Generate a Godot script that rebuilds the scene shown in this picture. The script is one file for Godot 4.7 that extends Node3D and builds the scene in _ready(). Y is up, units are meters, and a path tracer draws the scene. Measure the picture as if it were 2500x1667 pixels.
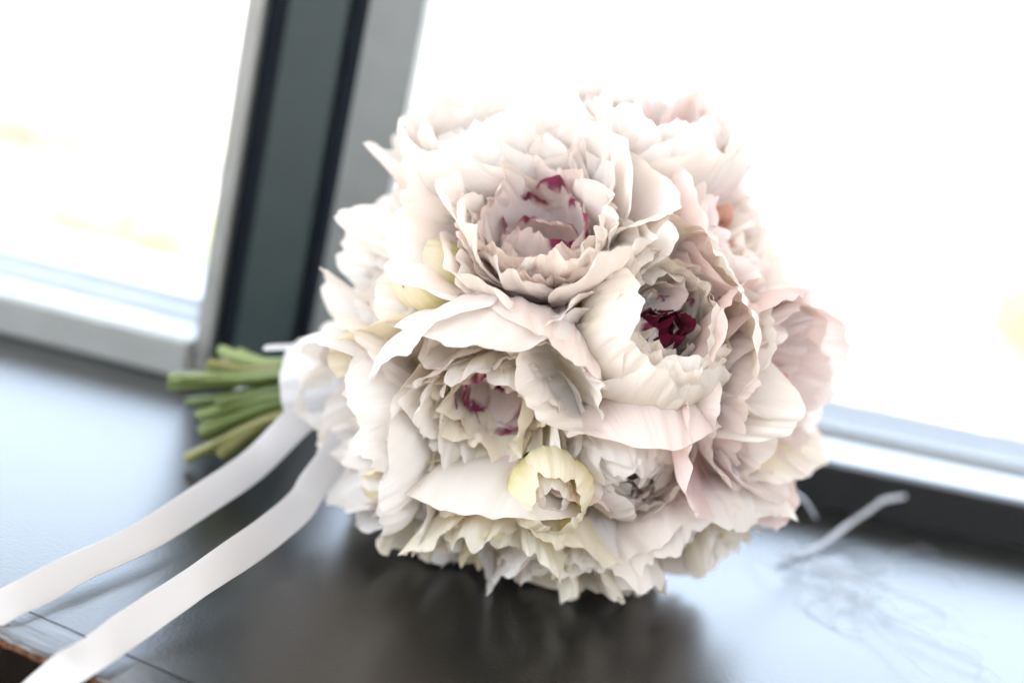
extends Node3D
# A peony bouquet lying on a dark table by a window.  y up, metres, table top at y = 0.

const SKY_ENERGY := 1.25
const EXPOSURE := 4.8
const FLOOR_Y := -0.75

var rng := RandomNumberGenerator.new()
var noise := FastNoiseLite.new()
var M := {}
# the bouquet's own axes: across, up and towards the side it shows
var ax := Vector3(0.9767, 0.2064, -0.0592)
var up := Vector3(-0.2147, 0.9388, -0.2692)
var fr := Vector3(0.0, 0.2756, 0.9613)
var ball := Vector3(0.0296, 0.1138, -0.7620)
const BLOOM := 1.055   # size of the blooms and of the ball they make
var stem_dir := Vector3(-0.881, -0.436, -0.182)
var tie := Vector3(-0.1017, 0.0645, -0.7534)
var bouquet: Node3D

# linear pigment colours
const CREAM := Color(0.945, 0.90, 0.85)
const WHITE := Color(0.935, 0.912, 0.89)
const BLUSH := Color(0.94, 0.80, 0.785)
const PINK := Color(0.93, 0.60, 0.585)
const PEACH := Color(0.84, 0.50, 0.40)
const IVORY := Color(0.945, 0.86, 0.60)
const YELLOW := Color(0.84, 0.76, 0.33)
const GREENISH := Color(0.62, 0.64, 0.16)
const WINE := Color(0.17, 0.008, 0.04)
const TAN := Color(0.50, 0.30, 0.17)


func _ready() -> void:
	rng.seed = 7
	noise.seed = 11
	noise.noise_type = FastNoiseLite.TYPE_SIMPLEX_SMOOTH
	noise.frequency = 1.0
	noise.fractal_type = FastNoiseLite.FRACTAL_NONE
	camera_and_light()
	materials()
	setting()
	window()
	outside()
	table()
	make_bouquet()
	threads()


# ---------------------------------------------------------------- camera, sky, sun
func camera_and_light() -> void:
	var cam := Camera3D.new()
	cam.name = "camera"
	cam.fov = 27.0
	cam.near = 0.02
	cam.far = 500.0
	var a := CameraAttributesPhysical.new()
	a.frustum_focal_length = 50.0
	a.frustum_near = 0.02
	a.frustum_far = 500.0
	a.frustum_focus_distance = 0.66
	a.exposure_aperture = 2.5
	cam.attributes = a
	add_child(cam)
	cam.transform = Transform3D(Basis(ax, up, fr).orthonormalized(), Vector3(0, 0.327, 0))
	cam.fov = 27.0

	var sky_mat := ProceduralSkyMaterial.new()
	sky_mat.sky_top_color = Color(0.80, 0.89, 1.0)
	sky_mat.sky_horizon_color = Color(0.93, 0.97, 1.0)
	sky_mat.sky_curve = 0.2
	sky_mat.ground_bottom_color = Color(0.55, 0.54, 0.52)
	sky_mat.ground_horizon_color = Color(0.85, 0.87, 0.88)
	sky_mat.sky_energy_multiplier = SKY_ENERGY
	var sky := Sky.new()
	sky.sky_material = sky_mat
	var env := Environment.new()
	env.background_mode = Environment.BG_SKY
	env.sky = sky
	env.tonemap_mode = Environment.TONE_MAPPER_LINEAR
	env.tonemap_exposure = EXPOSURE
	env.sdfgi_enabled = true
	env.ssao_enabled = true
	env.ssil_enabled = true
	var we := WorldEnvironment.new()
	we.name = "world_environment"
	we.environment = env
	add_child(we)

	var sun := DirectionalLight3D.new()
	sun.name = "sun"
	sun.light_energy = 1.4
	sun.light_color = Color(1.0, 0.95, 0.86)
	sun.light_angular_distance = 0.5
	sun.shadow_enabled = true
	add_child(sun)
	sun.look_at_from_position(Vector3(0, 0, 0), Vector3(0.60, -0.78, -0.18))


# ---------------------------------------------------------------- materials
func lin(r: float, g: float, b: float) -> Color:
	return Color(r, g, b).linear_to_srgb()


func mat(called: String, c: Color, rough := 0.6, spec := 0.5, metal := 0.0) -> StandardMaterial3D:
	var m := StandardMaterial3D.new()
	m.resource_name = called
	m.albedo_color = c.linear_to_srgb()
	m.roughness = rough
	m.metallic_specular = spec
	m.metallic = metal
	m.cull_mode = BaseMaterial3D.CULL_DISABLED
	M[called] = m
	return m


func noise_tex(freq: float, size: int, octaves := 3, s := 1, as_normal := false, ramp: Gradient = null, kind := FastNoiseLite.TYPE_SIMPLEX_SMOOTH) -> NoiseTexture2D:
	var n := FastNoiseLite.new()
	n.noise_type = kind
	n.frequency = freq
	n.seed = s
	n.fractal_octaves = octaves
	var t := NoiseTexture2D.new()
	t.width = size
	t.height = size
	t.seamless = true
	t.noise = n
	t.as_normal_map = as_normal
	t.color_ramp = ramp
	return t


func ramp(a: Color, b: Color, at0 := 0.0, at1 := 1.0) -> Gradient:
	var g := Gradient.new()
	g.set_offset(0, at0)
	g.set_color(0, a)
	g.set_offset(1, at1)
	g.set_color(1, b)
	return g


# fine lengthwise veins for petals (u across the petal, v along it)
func vein_texture() -> ImageTexture:
	var w := 256
	var im := Image.create(w, 128, false, Image.FORMAT_RF)
	for x in w:
		for y in 128:
			var u := float(x) / w
			var v := float(y) / 128.0
			var fan := (u - 0.5) * (1.0 + 0.5 * v)
			var h := noise.get_noise_2d(fan * 26.0, v * 0.9) * 0.55 + noise.get_noise_2d(fan * 60.0 + 9.0, v * 1.6 + 4.0) * 0.3 + noise.get_noise_2d(fan * 7.0 + 30.0, v * 2.5) * 0.35
			im.set_pixel(x, y, Color(0.5 + 0.45 * h, 0, 0))
	return ImageTexture.create_from_image(im)


func materials() -> void:
	var p := mat("petal", Color(1, 1, 1), 0.58, 0.35)
	p.vertex_color_use_as_albedo = true
	p.backlight_enabled = true
	p.backlight = Color(0.86, 0.825, 0.79)
	p.heightmap_enabled = true
	p.heightmap_texture = vein_texture()
	p.heightmap_scale = 0.035
	p.rim_enabled = true
	p.rim = 0.12
	var st := mat("stem", Color(0.22, 0.30, 0.07), 0.42, 0.5)
	st.vertex_color_use_as_albedo = true
	st.albedo_color = Color(1, 1, 1)
	st.uv1_triplanar = true
	st.heightmap_enabled = true
	st.heightmap_texture = noise_tex(0.03, 128, 3, 5)
	st.heightmap_scale = 0.03
	st.uv1_scale = Vector3(60, 60, 60)
	var sa := mat("satin", Color(0.66, 0.66, 0.68), 0.30, 0.5)
	sa.backlight_enabled = true
	sa.backlight = Color(0.35, 0.34, 0.33)
	sa.rim_enabled = true
	sa.rim = 0.25
	# table laminate with a fine leather-like grain
	var t := mat("laminate", Color(0.010, 0.011, 0.011), 0.31, 0.70)
	t.clearcoat_enabled = true
	t.clearcoat = 0.25
	t.clearcoat_roughness = 0.27
	t.heightmap_enabled = true
	t.heightmap_texture = noise_tex(0.045, 512, 3, 21)
	t.heightmap_scale = 0.006
	t.uv1_scale = Vector3(14, 14, 14)
	var e := mat("edge_strip", Color(0.030, 0.029, 0.028), 0.27, 0.8)
	e.heightmap_enabled = true
	e.heightmap_texture = noise_tex(0.02, 256, 4, 33)
	e.heightmap_scale = 0.014
	e.uv1_scale = Vector3(4, 40, 1)
	var rw := mat("raw_wood", Color(0.34, 0.19, 0.10), 0.8, 0.3)
	rw.albedo_texture = noise_tex(0.03, 256, 5, 8, false, ramp(Color(0.35, 0.24, 0.16), Color(1, 0.86, 0.74), 0.25, 0.75))
	rw.albedo_color = Color(0.50, 0.42, 0.37)
	rw.heightmap_enabled = true
	rw.heightmap_texture = rw.albedo_texture
	rw.heightmap_scale = 0.06
	rw.uv1_triplanar = true
	rw.uv1_scale = Vector3(20, 20, 20)
	mat("table_side", Color(0.008, 0.006, 0.005), 0.9, 0.15)
	# window
	var wear := noise_tex(0.012, 256, 4, 3, false, ramp(Color(0.97, 0.97, 0.97), Color(1, 1, 1), 0.3, 0.7))
	for d in [["frame_grey", Color(0.19, 0.205, 0.207), 0.45, 0.5], ["frame_pale", Color(0.32, 0.33, 0.32), 0.45, 0.5], ["frame_green", Color(0.024, 0.041, 0.042), 0.5, 0.5], ["gasket", Color(0.012, 0.018, 0.026), 0.7, 0.3], ["frame_dark", Color(0.016, 0.017, 0.018), 0.5, 0.4], ["ledge_metal", Color(0.42, 0.46, 0.52), 0.25, 0.6], ["ledge_stone", Color(0.26, 0.29, 0.34), 0.7, 0.3]]:
		var m := mat(d[0], d[1], d[2], d[3])
		m.albedo_texture = wear
		m.uv1_triplanar = true
		m.uv1_world_triplanar = true
		m.uv1_scale = Vector3(6, 6, 6)
	var g := mat("glass", Color(1, 1, 1, 0.03), 0.0, 0.5)
	g.albedo_color = Color(1, 1, 1, 0.03)
	g.transparency = BaseMaterial3D.TRANSPARENCY_ALPHA
	# room and outside
	mat("wall_paint", Color(0.80, 0.735, 0.665), 0.9, 0.3)
	mat("floor_wood", Color(0.58, 0.48, 0.38), 0.5, 0.5)
	var gr := mat("paving", Color(0.42, 0.40, 0.36), 0.9, 0.3)
	gr.albedo_texture = noise_tex(0.01, 512, 5, 17, false, ramp(Color(0.72, 0.70, 0.66), Color(1, 1, 1), 0.3, 0.7))
	gr.uv1_triplanar = true
	gr.uv1_world_triplanar = true
	gr.uv1_scale = Vector3(0.3, 0.3, 0.3)
	var lf := mat("leaf", Color(1, 1, 1), 0.5, 0.5)
	lf.vertex_color_use_as_albedo = true
	lf.backlight_enabled = true
	lf.backlight = Color(0.5, 0.55, 0.35)
	mat("bark", Color(0.10, 0.07, 0.05), 0.9, 0.3)
	var th := mat("thread", Color(0.66, 0.70, 0.78), 0.5, 0.4)
	th.backlight_enabled = true
	th.backlight = Color(0.4, 0.4, 0.4)


# ---------------------------------------------------------------- mesh helpers
class Buf:
	var v := PackedVector3Array()
	var n := PackedVector3Array()
	var uv := PackedVector2Array()
	var c := PackedColorArray()
	var i := PackedInt32Array()

	func mesh() -> ArrayMesh:
		var a := []
		a.resize(Mesh.ARRAY_MAX)
		a[Mesh.ARRAY_VERTEX] = v
		a[Mesh.ARRAY_NORMAL] = n
		a[Mesh.ARRAY_TEX_UV] = uv
		a[Mesh.ARRAY_COLOR] = c
		a[Mesh.ARRAY_INDEX] = i
		var m := ArrayMesh.new()
		m.add_surface_from_arrays(Mesh.PRIMITIVE_TRIANGLES, a)
		return m


func obj(called: String, b: Buf, m: String, parent: Node = self) -> MeshInstance3D:
	var o := MeshInstance3D.new()
	o.name = called
	o.mesh = b.mesh()
	o.material_override = M[m]
	parent.add_child(o, true)
	return o


var used := {}
func numbered(parent: Node, called: String) -> String:
	var key := str(parent.get_instance_id()) + called
	var n: int = used.get(key, 0)
	used[key] = n + 1
	return called if n == 0 else "%s_%03d" % [called, n]


func group_node(called: String, parent: Node = self) -> Node3D:
	var o := Node3D.new()
	o.name = called
	parent.add_child(o, true)
	return o


func tag(o: Node, label: String, category := "", group := "", kind := "") -> void:
	if label: o.set_meta("label", label)
	if category: o.set_meta("category", category)
	if group: o.set_meta("group", group)
	if kind: o.set_meta("kind", kind)


# a grid of points (rows of equal length) becomes a smooth sheet
func sheet(b: Buf, pts: PackedVector3Array, rows: int, cols: int, cols_of: PackedColorArray, uvs: PackedVector2Array, t := Transform3D()) -> void:
	var first := b.v.size()
	for r in rows:
		for c in cols:
			var k := r * cols + c
			var ds := pts[r * cols + mini(c + 1, cols - 1)] - pts[r * cols + maxi(c - 1, 0)]
			var dv := pts[mini(r + 1, rows - 1) * cols + c] - pts[maxi(r - 1, 0) * cols + c]
			var n := dv.cross(ds)
			n = n.normalized() if n.length_squared() > 1e-20 else Vector3.UP
			b.v.append(t * pts[k])
			b.n.append((t.basis * n).normalized())
			b.c.append(cols_of[k] if cols_of.size() else Color.WHITE)
			b.uv.append(uvs[k] if uvs.size() else Vector2(float(c) / (cols - 1), float(r) / (rows - 1)))
	for r in rows - 1:
		for c in cols - 1:
			var a := first + r * cols + c
			b.i.append_array([a, a + 1, a + cols, a + 1, a + cols + 1, a + cols])


# a box with small chamfers; faces are flat-shaded
func box(b: Buf, lo: Vector3, hi: Vector3, bev := 0.001) -> void:
	var o := [lo + Vector3.ONE * bev, hi - Vector3.ONE * bev]
	for axis in 3:
		for side in 2:
			var u := (axis + 1) % 3
			var w := (axis + 2) % 3
			var q := []
			for k in [[0, 0], [1, 0], [1, 1], [0, 1]]:
				var p := Vector3()
				p[axis] = [lo, hi][side][axis]
				p[u] = o[k[0]][u]
				p[w] = o[k[1]][w]
				q.append(p)
			var n := Vector3()
			n[axis] = 1.0 if side else -1.0
			quad(b, q, n)
	for axis in 3:   # edges along this axis
		var u := (axis + 1) % 3
		var w := (axis + 2) % 3
		for su in 2:
			for sw in 2:
				var q := []
				for k in [[0, 0], [1, 0], [1, 1], [0, 1]]:
					var p := Vector3()
					p[axis] = o[k[0]][axis]
					p[u] = [lo, hi][su][u] if k[1] == 0 else o[su][u]
					p[w] = o[sw][w] if k[1] == 0 else [lo, hi][sw][w]
					q.append(p)
				var n := Vector3()
				n[u] = 1.0 if su else -1.0
				n[w] = 1.0 if sw else -1.0
				quad(b, q, n.normalized())


func quad(b: Buf, q: Array, n: Vector3) -> void:
	var first := b.v.size()
	var turned: bool = (q[1] - q[0]).cross(q[2] - q[0]).dot(n) > 0.0
	for k in 4:
		b.v.append(q[k])
		b.n.append(n)
		b.c.append(Color.WHITE)
		b.uv.append(Vector2(q[k].x, q[k].z))
	b.i.append_array([first, first + 2, first + 1, first, first + 3, first + 2] if turned else [first, first + 1, first + 2, first, first + 2, first + 3])


func smooth_path(p: Array, per: int) -> PackedVector3Array:
	var out := PackedVector3Array()
	for i in p.size() - 1:
		var a: Vector3 = p[maxi(i - 1, 0)]
		var b: Vector3 = p[i]
		var c: Vector3 = p[i + 1]
		var d: Vector3 = p[mini(i + 2, p.size() - 1)]
		for k in per:
			out.append(b.cubic_interpolate(c, a, d, float(k) / per))
	out.append(p[-1])
	return out


func tube(b: Buf, path: PackedVector3Array, r0: float, r1: float, sides := 8, c0 := Color.WHITE, c1 := Color.WHITE, cap := Color(-1, 0, 0), wobble := 0.0) -> void:
	var pts := PackedVector3Array()
	var colors := PackedColorArray()
	var side := Vector3.UP.cross(path[1] - path[0])
	if side.length() < 1e-6: side = Vector3.RIGHT
	side = side.normalized()
	var n := path.size()
	for i in n:
		var t := (path[mini(i + 1, n - 1)] - path[maxi(i - 1, 0)]).normalized()
		side = (side - t * side.dot(t)).normalized()
		var o := t.cross(side)
		var f := float(i) / (n - 1)
		var r := lerpf(r0, r1, f)
		if wobble > 0.0: r *= 1.0 + wobble * noise.get_noise_2d(f * 9.0, path[0].x * 300.0)
		for k in sides + 1:
			var a := TAU * k / sides
			pts.append(path[i] + (side * cos(a) + o * sin(a)) * r)
			colors.append(c0.lerp(c1, f))
	sheet(b, pts, n, sides + 1, colors, PackedVector2Array())
	for e in 2:
		var first := b.v.size()
		var at := 0 if e == 0 else n - 1
		var nn := (path[0] - path[1]).normalized() if e == 0 else (path[n - 1] - path[n - 2]).normalized()
		b.v.append(path[at])
		b.n.append(nn)
		b.uv.append(Vector2.ZERO)
		b.c.append(cap if cap.r >= 0.0 else (c0 if e == 0 else c1))
		for k in sides + 1:
			b.v.append(pts[at * (sides + 1) + k])
			b.n.append(nn)
			b.uv.append(Vector2.ZERO)
			b.c.append(cap if cap.r >= 0.0 else (c0 if e == 0 else c1))
		for k in sides:
			b.i.append_array([first, first + 1 + k, first + 2 + k])


# ---------------------------------------------------------------- the setting
func struct_box(called: String, lo: Vector3, hi: Vector3, m: String) -> void:
	var b := Buf.new()
	box(b, lo, hi, 0.002)
	var o := obj(called, b, m)
	tag(o, "", "", "", "structure")


func setting() -> void:
	# ground outside, to the horizon
	var b := Buf.new()
	quad(b, [Vector3(-300, -0.95, -300), Vector3(300, -0.95, -300), Vector3(300, -0.95, 300), Vector3(-300, -0.95, 300)], Vector3.UP)
	var g := obj("ground", b, "paving")
	tag(g, "pale sunlit ground outside the window", "ground", "", "structure")
	# the room that the table stands in: floor, ceiling and plain walls with thickness
	struct_box("floor", Vector3(-2.7, FLOOR_Y - 0.15, -0.89), Vector3(2.7, FLOOR_Y, 1.8), "floor_wood")
	struct_box("ceiling", Vector3(-2.85, 1.95, -1.0), Vector3(2.85, 2.1, 1.95), "wall_paint")
	struct_box("rear_wall", Vector3(-2.85, FLOOR_Y, 1.8), Vector3(2.85, 1.26, 1.95), "wall_paint")
	struct_box("rear_wall_001", Vector3(-2.85, 1.85, 1.8), Vector3(2.85, 1.95, 1.95), "wall_paint")
	struct_box("roof_overhang", Vector3(-4.5, 1.97, -3.5), Vector3(4.5, 2.1, -1.002), "wall_paint")
	for side in 2:   # side walls with wide window openings
		var x0 := -2.85 if side == 0 else 2.7
		var x1 := -2.7 if side == 0 else 2.85
		struct_box(numbered(self, "side_wall"), Vector3(x0, FLOOR_Y, -1.0), Vector3(x1, -0.06, 1.8), "wall_paint")
		struct_box(numbered(self, "side_wall"), Vector3(x0, 1.85, -1.0), Vector3(x1, 1.95, 1.8), "wall_paint")
		struct_box(numbered(self, "side_wall"), Vector3(x0, -0.06, -1.0), Vector3(x1, 1.85, [0.0, 1.3][side]), "wall_paint")
	struct_box("wall_001", Vector3(-2.7, -0.95, -1.04), Vector3(2.7, -0.06, -0.9), "wall_paint")


func window() -> void:
	var w := group_node("window")
	tag(w, "large bright window with a grey and dark green mullion between its two panes", "window")
	w.transform = Transform3D(Basis(Vector3.UP, 0.042), Vector3(0, 0, -0.897))
	# mullion: pale flange, gasket, green panel, gasket, grey flange
	var parts := [
		["flange", -0.2060, -0.1945, -0.0030, -0.0910, "frame_pale"],
		["gasket", -0.1945, -0.1810, -0.0180, -0.0760, "gasket"],
		["cover_panel", -0.1810, -0.1430, -0.0090, -0.0760, "frame_green"],
		["gasket", -0.1430, -0.1310, -0.0180, -0.0760, "gasket"],
		["flange", -0.1310, -0.0970, -0.0050, -0.0910, "frame_grey"]]
	var mu := group_node("mullion", w)
	for p in parts:
		var b := Buf.new()
		box(b, Vector3(p[1] + 0.0002, 0.004, p[4]), Vector3(p[2] - 0.0002, 1.949, p[3]), 0.0012)
		obj(numbered(mu, p[0]), b, p[5], mu)
	for s in 2:
		var x0 := -2.69 if s == 0 else -0.0965
		var x1 := -0.2065 if s == 0 else 2.69
		var rail := group_node(numbered(w, "bottom_rail"), w)
		var turned := Transform3D()
		if s == 0:
			turned = Transform3D(Basis(), Vector3(x1, 0, 0.008)) * Transform3D(Basis(Vector3.UP, -0.125), Vector3.ZERO) * Transform3D(Basis(), Vector3(-x1, 0, 0))
		rail.transform = turned
		var b := Buf.new()
		box(b, Vector3(x0, -0.05 if s == 1 else 0.0006, -0.0140), Vector3(x1, 0.026 if s == 0 else 0.031, 0.0000), 0.0015)
		obj("face", b, "frame_pale" if s == 0 else "frame_dark", rail)
		b = Buf.new()
		box(b, Vector3(x0, -0.05, -0.0740), Vector3(x1, 0.024 if s == 0 else 0.029, -0.0145), 0.001)
		obj("ledge", b, "ledge_metal", rail)
		b = Buf.new()
		box(b, Vector3(x0, 0.026, -0.0800), Vector3(x1, 0.034, -0.0745), 0.001)
		obj("gasket", b, "frame_grey" if s == 1 else "ledge_metal", rail)
		b = Buf.new()
		box(b, Vector3(x0, -0.06, -0.206), Vector3(x1, 0.021, -0.0805), 0.004)
		obj("sill", b, "ledge_stone" if s == 1 else "ledge_metal", rail)
		b = Buf.new()
		box(b, Vector3(x0, 0.0345, -0.0800), Vector3(x1, 1.948, -0.0750), 0.0005)
		obj(numbered(w, "glass_pane"), b, "glass", w).transform = turned


# ---------------------------------------------------------------- outside
func leafy(called: String, at: Vector3, size: Vector3, n: int, c0: Color, c1: Color, leaf: float, bloom: Color, blooms: int) -> Node3D:
	var s := group_node(called)
	s.position = at
	var b := Buf.new()
	for k in 7:
		var a := TAU * k / 7.0
		var tip := Vector3(cos(a) * size.x * 0.35, size.y * rng.randf_range(0.5, 0.85), sin(a) * size.z * 0.35)
		tube(b, smooth_path([Vector3.ZERO, tip * Vector3(0.35, 0.5, 0.35), tip], 4), 0.02, 0.006, 6)
	obj("branches", b, "bark", s)
	b = Buf.new()
	for k in n + blooms:
		var d := Vector3(rng.randfn(), rng.randfn(), rng.randfn()).normalized() * pow(rng.randf(), 0.4)
		var lump := 0.8 + 0.35 * noise.get_noise_3d(d.x * 2.2 + at.x, d.y * 2.2, d.z * 2.2)
		var c := Vector3(d.x * size.x * 0.5, size.y * 0.56 + d.y * size.y * 0.46, d.z * size.z * 0.5) * lump
		var l := leaf * rng.randf_range(0.7, 1.3)
		var t := Basis.from_euler(Vector3(rng.randf() * TAU, rng.randf() * TAU, rng.randf() * TAU))
		var col := bloom if k >= n else c0.lerp(c1, rng.randf())
		var first := b.v.size()
		for q in [Vector3(0, 0, -l), Vector3(l * 0.42, l * 0.1, 0), Vector3(0, 0, l), Vector3(-l * 0.42, l * 0.1, 0)]:
			b.v.append(c + t * q)
			b.n.append(t.y)
			b.c.append(col)
			b.uv.append(Vector2.ZERO)
		b.i.append_array([first, first + 1, first + 2, first, first + 2, first + 3])
	var f := obj("foliage", b, "leaf", s)
	tag(f, "", "", "", "stuff")
	return s


func outside() -> void:
	var s := leafy("shrub", Vector3(2.02, -0.95, -5.7), Vector3(0.55, 0.62, 0.5), 900, Color(0.36, 0.42, 0.24), Color(0.46, 0.50, 0.30), 0.035, Color(0.84, 0.68, 0.52), 800)
	tag(s, "pale green shrub with soft orange blooms, blurred beyond the right pane", "shrub")
	s = leafy("shrub_001", Vector3(-1.25, -0.95, -4.2), Vector3(1.3, 0.34, 0.9), 1300, Color(0.80, 0.77, 0.52), Color(0.84, 0.80, 0.60), 0.04, Color(0.84, 0.78, 0.60), 200)
	tag(s, "low yellow green shrub near the glass outside the left pane", "shrub")
	s = leafy("shrub_002", Vector3(-2.35, -0.95, -6.0), Vector3(2.4, 0.30, 1.0), 1800, Color(0.84, 0.78, 0.69), Color(0.80, 0.735, 0.665), 0.05, Color(0.80, 0.68, 0.60), 500)
	tag(s, "pale pinkish beige shrub farther off outside the left pane", "shrub")
	s = leafy("shrub_003", Vector3(1.35, -0.95, -4.3), Vector3(1.6, 0.16, 0.5), 900, Color(0.82, 0.74, 0.58), Color(0.84, 0.77, 0.62), 0.035, Color(0.80, 0.66, 0.48), 200)
	tag(s, "low straw coloured planting just beyond the right sill", "shrub")


# ---------------------------------------------------------------- the table
func table() -> void:
	var t := group_node("table")
	tag(t, "dark laminate table with a chipped edge strip, pushed against the window", "table")
	# front edge: from the window on the far left towards the right, nearer the viewer
	var e0 := Vector3(-0.180, 0, -0.555)
	var dir := (Vector3(-0.101, 0, -0.528) - e0).normalized()
	var out := Vector3(dir.z * -1.0, 0, dir.x)      # away from the table, over the edge
	var a := e0 - dir * 0.86
	var d := e0 + dir * 1.5
	var poly := [Vector3(a.x, 0, -0.98), Vector3(-0.215, 0, -0.8875), Vector3(1.55, 0, -0.8965 - 0.042 * 1.55), Vector3(1.55, 0, d.z), d, e0 + dir * 0.4, e0, a]
	var b := Buf.new()
	flat_top(b, poly, 0.0, 0.036)
	obj("top", b, "laminate", t)
	# edge strip: two pieces that meet at a fine joint, their outer border chipped
	var joint := 0.113
	for k in 2:
		var s0 := -0.86 if k == 0 else joint + 0.0004
		var s1 := joint - 0.0004 if k == 0 else 1.5
		var pts := PackedVector3Array()
		var uvs := PackedVector2Array()
		var n := 220
		b = Buf.new()
		for i in n + 1:
			var s := lerpf(s0, s1, float(i) / n)
			# denser samples near the part of the edge one sees
			if k == 0: s = lerpf(s0, s1, 1.0 - pow(1.0 - float(i) / n, 2.0))
			else: s = lerpf(s0, s1, pow(float(i) / n, 2.0))
			var o := e0 + dir * s
			var wd := strip_width(s)
			for q in [[0.0005, -0.036], [0.0005, -0.0004], [0.001, 0.0], [wd - 0.0012, 0.0], [wd - 0.0003, -0.0006], [wd, -0.002]]:
				pts.append(o + out * q[0] + Vector3.UP * q[1])
				uvs.append(Vector2(s, q[0]))
		sheet(b, pts, n + 1, 6, PackedColorArray(), uvs)
		var st := obj(numbered(t, "edge_strip"), b, "edge_strip", t)
		if k == 0: tag(st, "edge strip with its outer border chipped to bare wood")
	# bare wood shown where the strip is broken, then the dark side of the table
	var wood := PackedVector3Array()
	var side := PackedVector3Array()
	var n2 := 420
	for i in n2 + 1:
		var s := lerpf(-0.4, 0.5, float(i) / n2)
		var o := e0 + dir * s
		var wd := strip_width(s)
		var bare := 0.0009 + 0.0007 * noise.get_noise_2d(s * 60.0, 3.0) + 0.0009 * noise.get_noise_2d(s * 240.0, 8.0)
		var drop := 0.0008 + 0.0006 * absf(noise.get_noise_2d(s * 300.0, 1.0))
		wood.append(o + out * wd + Vector3(0, -0.0019, 0))
		wood.append(o + out * (wd + bare * 0.4) + Vector3(0, -0.0012 - drop, 0))
		wood.append(o + out * (wd + bare) + Vector3(0, -0.0022 - drop, 0))
		wood.append(o + out * (wd + bare + 0.0001) + Vector3(0, -0.0028 - drop, 0))
		side.append(o + out * (wd + bare + 0.00005) + Vector3(0, -0.0025 - drop, 0))
		side.append(o + out * (wd + bare + 0.0005) + Vector3(0, -0.020, 0))
		side.append(o + out * (wd - 0.002) + Vector3(0, -0.036, 0))
	b = Buf.new()
	sheet(b, wood, n2 + 1, 4, PackedColorArray(), PackedVector2Array())
	obj("broken_border", b, "raw_wood", t)
	b = Buf.new()
	sheet(b, side, n2 + 1, 3, PackedColorArray(), PackedVector2Array())
	obj("side", b, "table_side", t)
	# legs
	for p in [Vector3(-0.85, 0, -0.84), Vector3(1.45, 0, -0.84), Vector3(1.2, 0, -0.2), Vector3(0.1, 0, -0.60)]:
		b = Buf.new()
		box(b, p + Vector3(-0.025, FLOOR_Y + 0.002, -0.025), p + Vector3(0.025, -0.0365, 0.025), 0.003)
		obj(numbered(t, "leg"), b, "table_side", t)


func strip_width(s: float) -> float:
	var chip := smoothstep(0.095, 0.055, s) * smoothstep(-0.5, -0.2, s)
	return 0.0246 - chip * (0.0022 + 0.0016 * noise.get_noise_2d(s * 45.0, 20.0) + 0.0008 * noise.get_noise_2d(s * 170.0, 2.0))


func flat_top(b: Buf, poly: Array, y: float, thick: float) -> void:
	var flat := PackedVector2Array()
	for p in poly: flat.append(Vector2(p.x, p.z))
	var tri := Geometry2D.triangulate_polygon(flat)
	for f in 2:
		var first := b.v.size()
		for p in flat:
			b.v.append(Vector3(p.x, y if f == 0 else y - thick, p.y))
			b.n.append(Vector3.UP if f == 0 else Vector3.DOWN)
			b.c.append(Color.WHITE)
			b.uv.append(p)
		for k in range(0, tri.size(), 3):
			var q := [tri[k], tri[k + 1], tri[k + 2]]
			var cr: float = (flat[q[1]] - flat[q[0]]).cross(flat[q[2]] - flat[q[0]])
			# seen from above clockwise in (x, z) is a positive cross product
			if (cr > 0.0) == (f == 1): q.reverse()
			b.i.append_array([first + q[0], first + q[1], first + q[2]])
	for k in flat.size():
		var p := flat[k]
		var q := flat[(k + 1) % flat.size()]
		var n := Vector3(q.y - p.y, 0, p.x - q.x).normalized()
		quad(b, [Vector3(p.x, y, p.y), Vector3(q.x, y, q.y), Vector3(q.x, y - thick, q.y), Vector3(p.x, y - thick, p.y)], n)


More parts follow.
